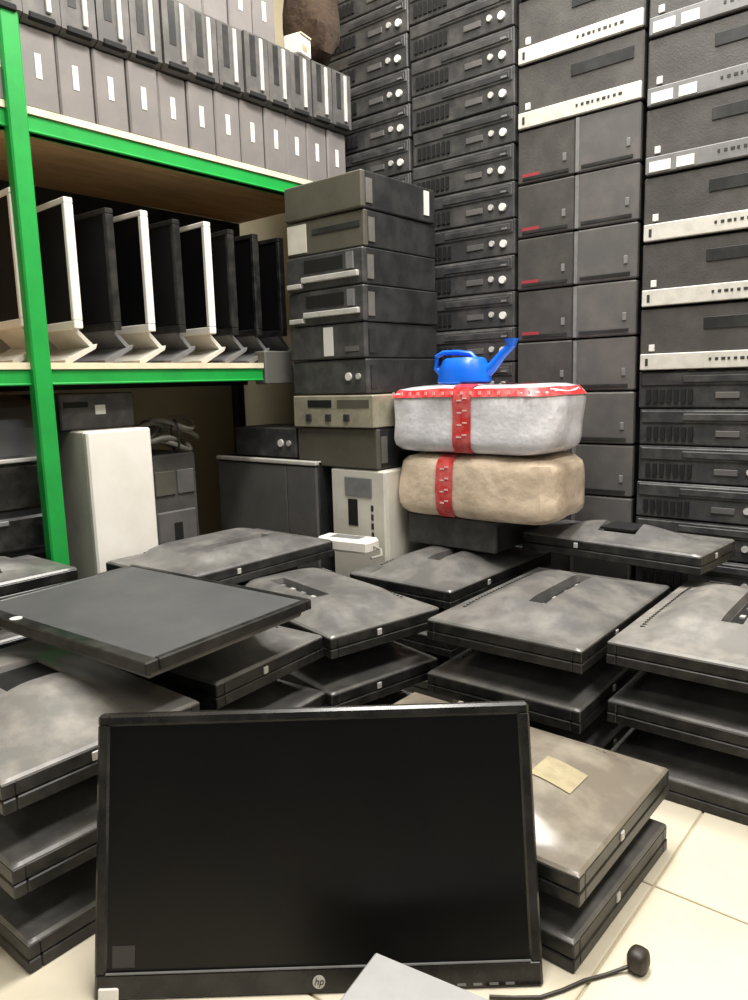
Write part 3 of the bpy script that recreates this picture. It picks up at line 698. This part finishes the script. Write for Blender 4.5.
# power lead on the floor
pts = [(-.462, .762, .003), (-.436, .780, .003), (-.408, .803, .003), (-.390, .832, .003), (-.374, .865, .003), (-.355, .893, .003), (-.341, .912, .006), (-.33, .924, .01)]
spawn('power_lead', [part('cord', MB().tube(pts, .0027, 8).mesh('cord', 'cable_black')), part('plug', blob(.0145, .017, .016, 3, 14, 10, .05, 60).mesh('plug', 'cable_black'))],
      'thin black power lead with round plug on the cream floor', 'cable', None)
for o in bpy.data.objects:
    if o.name == 'plug': o.location = (-.325, .932, 0)

# ------------------------------------------------------------------ wrapped packages, base, watering can
spawn('desktop_computer', mid_parts(0.30, 0.092, 0.27, 9), 'black desktop computer lying under the wrapped packages', 'computer', None, (-1.185, 1.745, .3405))
def package(a, b, c, wrap, tapes, band, seed):
    n = 7.0
    body = blob(a, b, c, n, 48, 28, .055, 9, seed, True)
    P = [part('wrapping', body.mesh('wrapping', wrap))]
    zc = c * .98
    def ring_x(x0, wd, off):
        mb = MB(); N = 40; v = []
        for e in (-1, 1):
            x = x0 + e * wd; k = max(0.0, 1 - abs(x / a) ** n) ** (1 / n)
            for i in range(N):
                t = 2 * PI * i / N; cy, sz = math.cos(t), math.sin(t); r = (abs(cy) ** n + abs(sz) ** n) ** (-1 / n)
                p = Vector((x, cy * r * b * k, sz * r * c * k)); p *= 1 + .055 * noise.noise(Vector((p.x * 9 + seed, p.y * 9, p.z * 9)))
                d = Vector((0, cy, sz)); p += d * off
                p.z = max(p.z, -c * .975)
                v.append((p.x, p.y, p.z + zc))
        mb.add(v, [(i, (i + 1) % N, N + (i + 1) % N, N + i) for i in range(N)], True)
        return mb
    for (x0, wd) in tapes:
        tp = ring_x(x0, wd, .005).mesh('tape', 'tape_red')
        dots = MB()
        for zz in (-.5, -.15, .2, .55):
            yq = -b * (1 + .055 * noise.noise(Vector((x0 * 9 + seed, -b * 9, zz * c * 9)))) - .0065
            dots.box(x0 - wd * .5, x0 + wd * .0, yq + .0, yq + .002, zz * c + zc, zz * c + zc + .004); dots.box(x0 + wd * .1, x0 + wd * .55, yq + .0, yq + .002, zz * c + zc + .006, zz * c + zc + .010)
        P.append(part('tape', tp, [part('tape_print', dots.mesh('tape_print', 'tape_print'))]))
    if band:
        z0, hz = band; mb = MB(); N = 64; v = []
        for e in (-1, 1):
            z = z0 + e * hz; k = max(0.0, 1 - abs(z / c) ** n) ** (1 / n)
            for i in range(N):
                t = 2 * PI * i / N; cx, sy = math.cos(t), math.sin(t); r = (abs(cx) ** n + abs(sy) ** n) ** (-1 / n)
                p = Vector((cx * r * a * k, sy * r * b * k, z)); p *= 1 + .055 * noise.noise(Vector((p.x * 9 + seed, p.y * 9, p.z * 9)))
                p += Vector((cx, sy, 0)) * .004
                v.append((p.x, p.y, p.z + zc))
        mb.add(v, [(i, (i + 1) % N, N + (i + 1) % N, N + i) for i in range(N)], True)
        dots = MB()
        for i in range(16):
            x = -a * .85 + i * a * 1.7 / 15
            yq = -b * (1 + .055 * noise.noise(Vector((x * 9 + seed, -b * 9, z0 * 9)))) - .006
            dots.box(x - .004, x + .002, yq - .0, yq + .003, z0 + zc - hz * .4, z0 + zc + hz * .4)
        P.append(part('tape', mb.mesh('tape', 'tape_red'), [part('tape_print', dots.mesh('tape_print', 'tape_print'))]))
    return P
spawn('wrapped_package', package(.252, .142, .091, 'wrap_cream', [(-.06, .026)], None, 2.0), 'cream plastic-wrapped package with red tape, under the clear one', 'package', 'taped packages', (-1.118, 1.855, .433))
spawn('wrapped_package', package(.256, .146, .094, 'wrap_clear', [(.012, .03)], (.074, .011), 7.0), 'clear-wrapped whitish package with red tape below the watering can', 'package', 'taped packages', (-1.128, 1.855, .618))
# watering can
wc = MB(); prof = [(0, 0), (.064, 0), (.070, .006), (.066, .04), (.055, .066), (.046, .072), (.040, .068), (0, .066)]
N = 24; v = []; F = []
for (r, z) in prof:
    for j in range(N): v.append((r * 1.15 * math.cos(2 * PI * j / N), r * .8 * math.sin(2 * PI * j / N), z))
for i in range(len(prof) - 1):
    for j in range(N): F.append((i * N + j, i * N + (j + 1) % N, (i + 1) * N + (j + 1) % N, (i + 1) * N + j))
wc.add(v, F, True)
sp = MB().tube([(.055, 0, .022), (.085, 0, .045), (.115, 0, .078), (.145, 0, .105)], [.020, .015, .012, .011], 12)
ro = MB().cyl((.140, 0, .1), .012, .018, 2, 12, .02)
hd = MB().tube([(-.068, 0, .022), (-.088, 0, .045), (-.086, 0, .078), (-.065, 0, .088), (-.02, 0, .088), (.02, 0, .082), (.036, 0, .066)], .0075, 8)
spawn('watering_can', [part('body', wc.mesh('body', 'can_blue')), part('spout', sp.mesh('spout', 'can_blue'), [part('rose', ro.mesh('rose', 'can_blue'))]), part('handle', hd.mesh('handle', 'can_blue'))],
      'bright blue plastic watering can on top of the wrapped packages', 'watering can', None, (-1.165, 1.80, .808), (0, 0, R(8)))
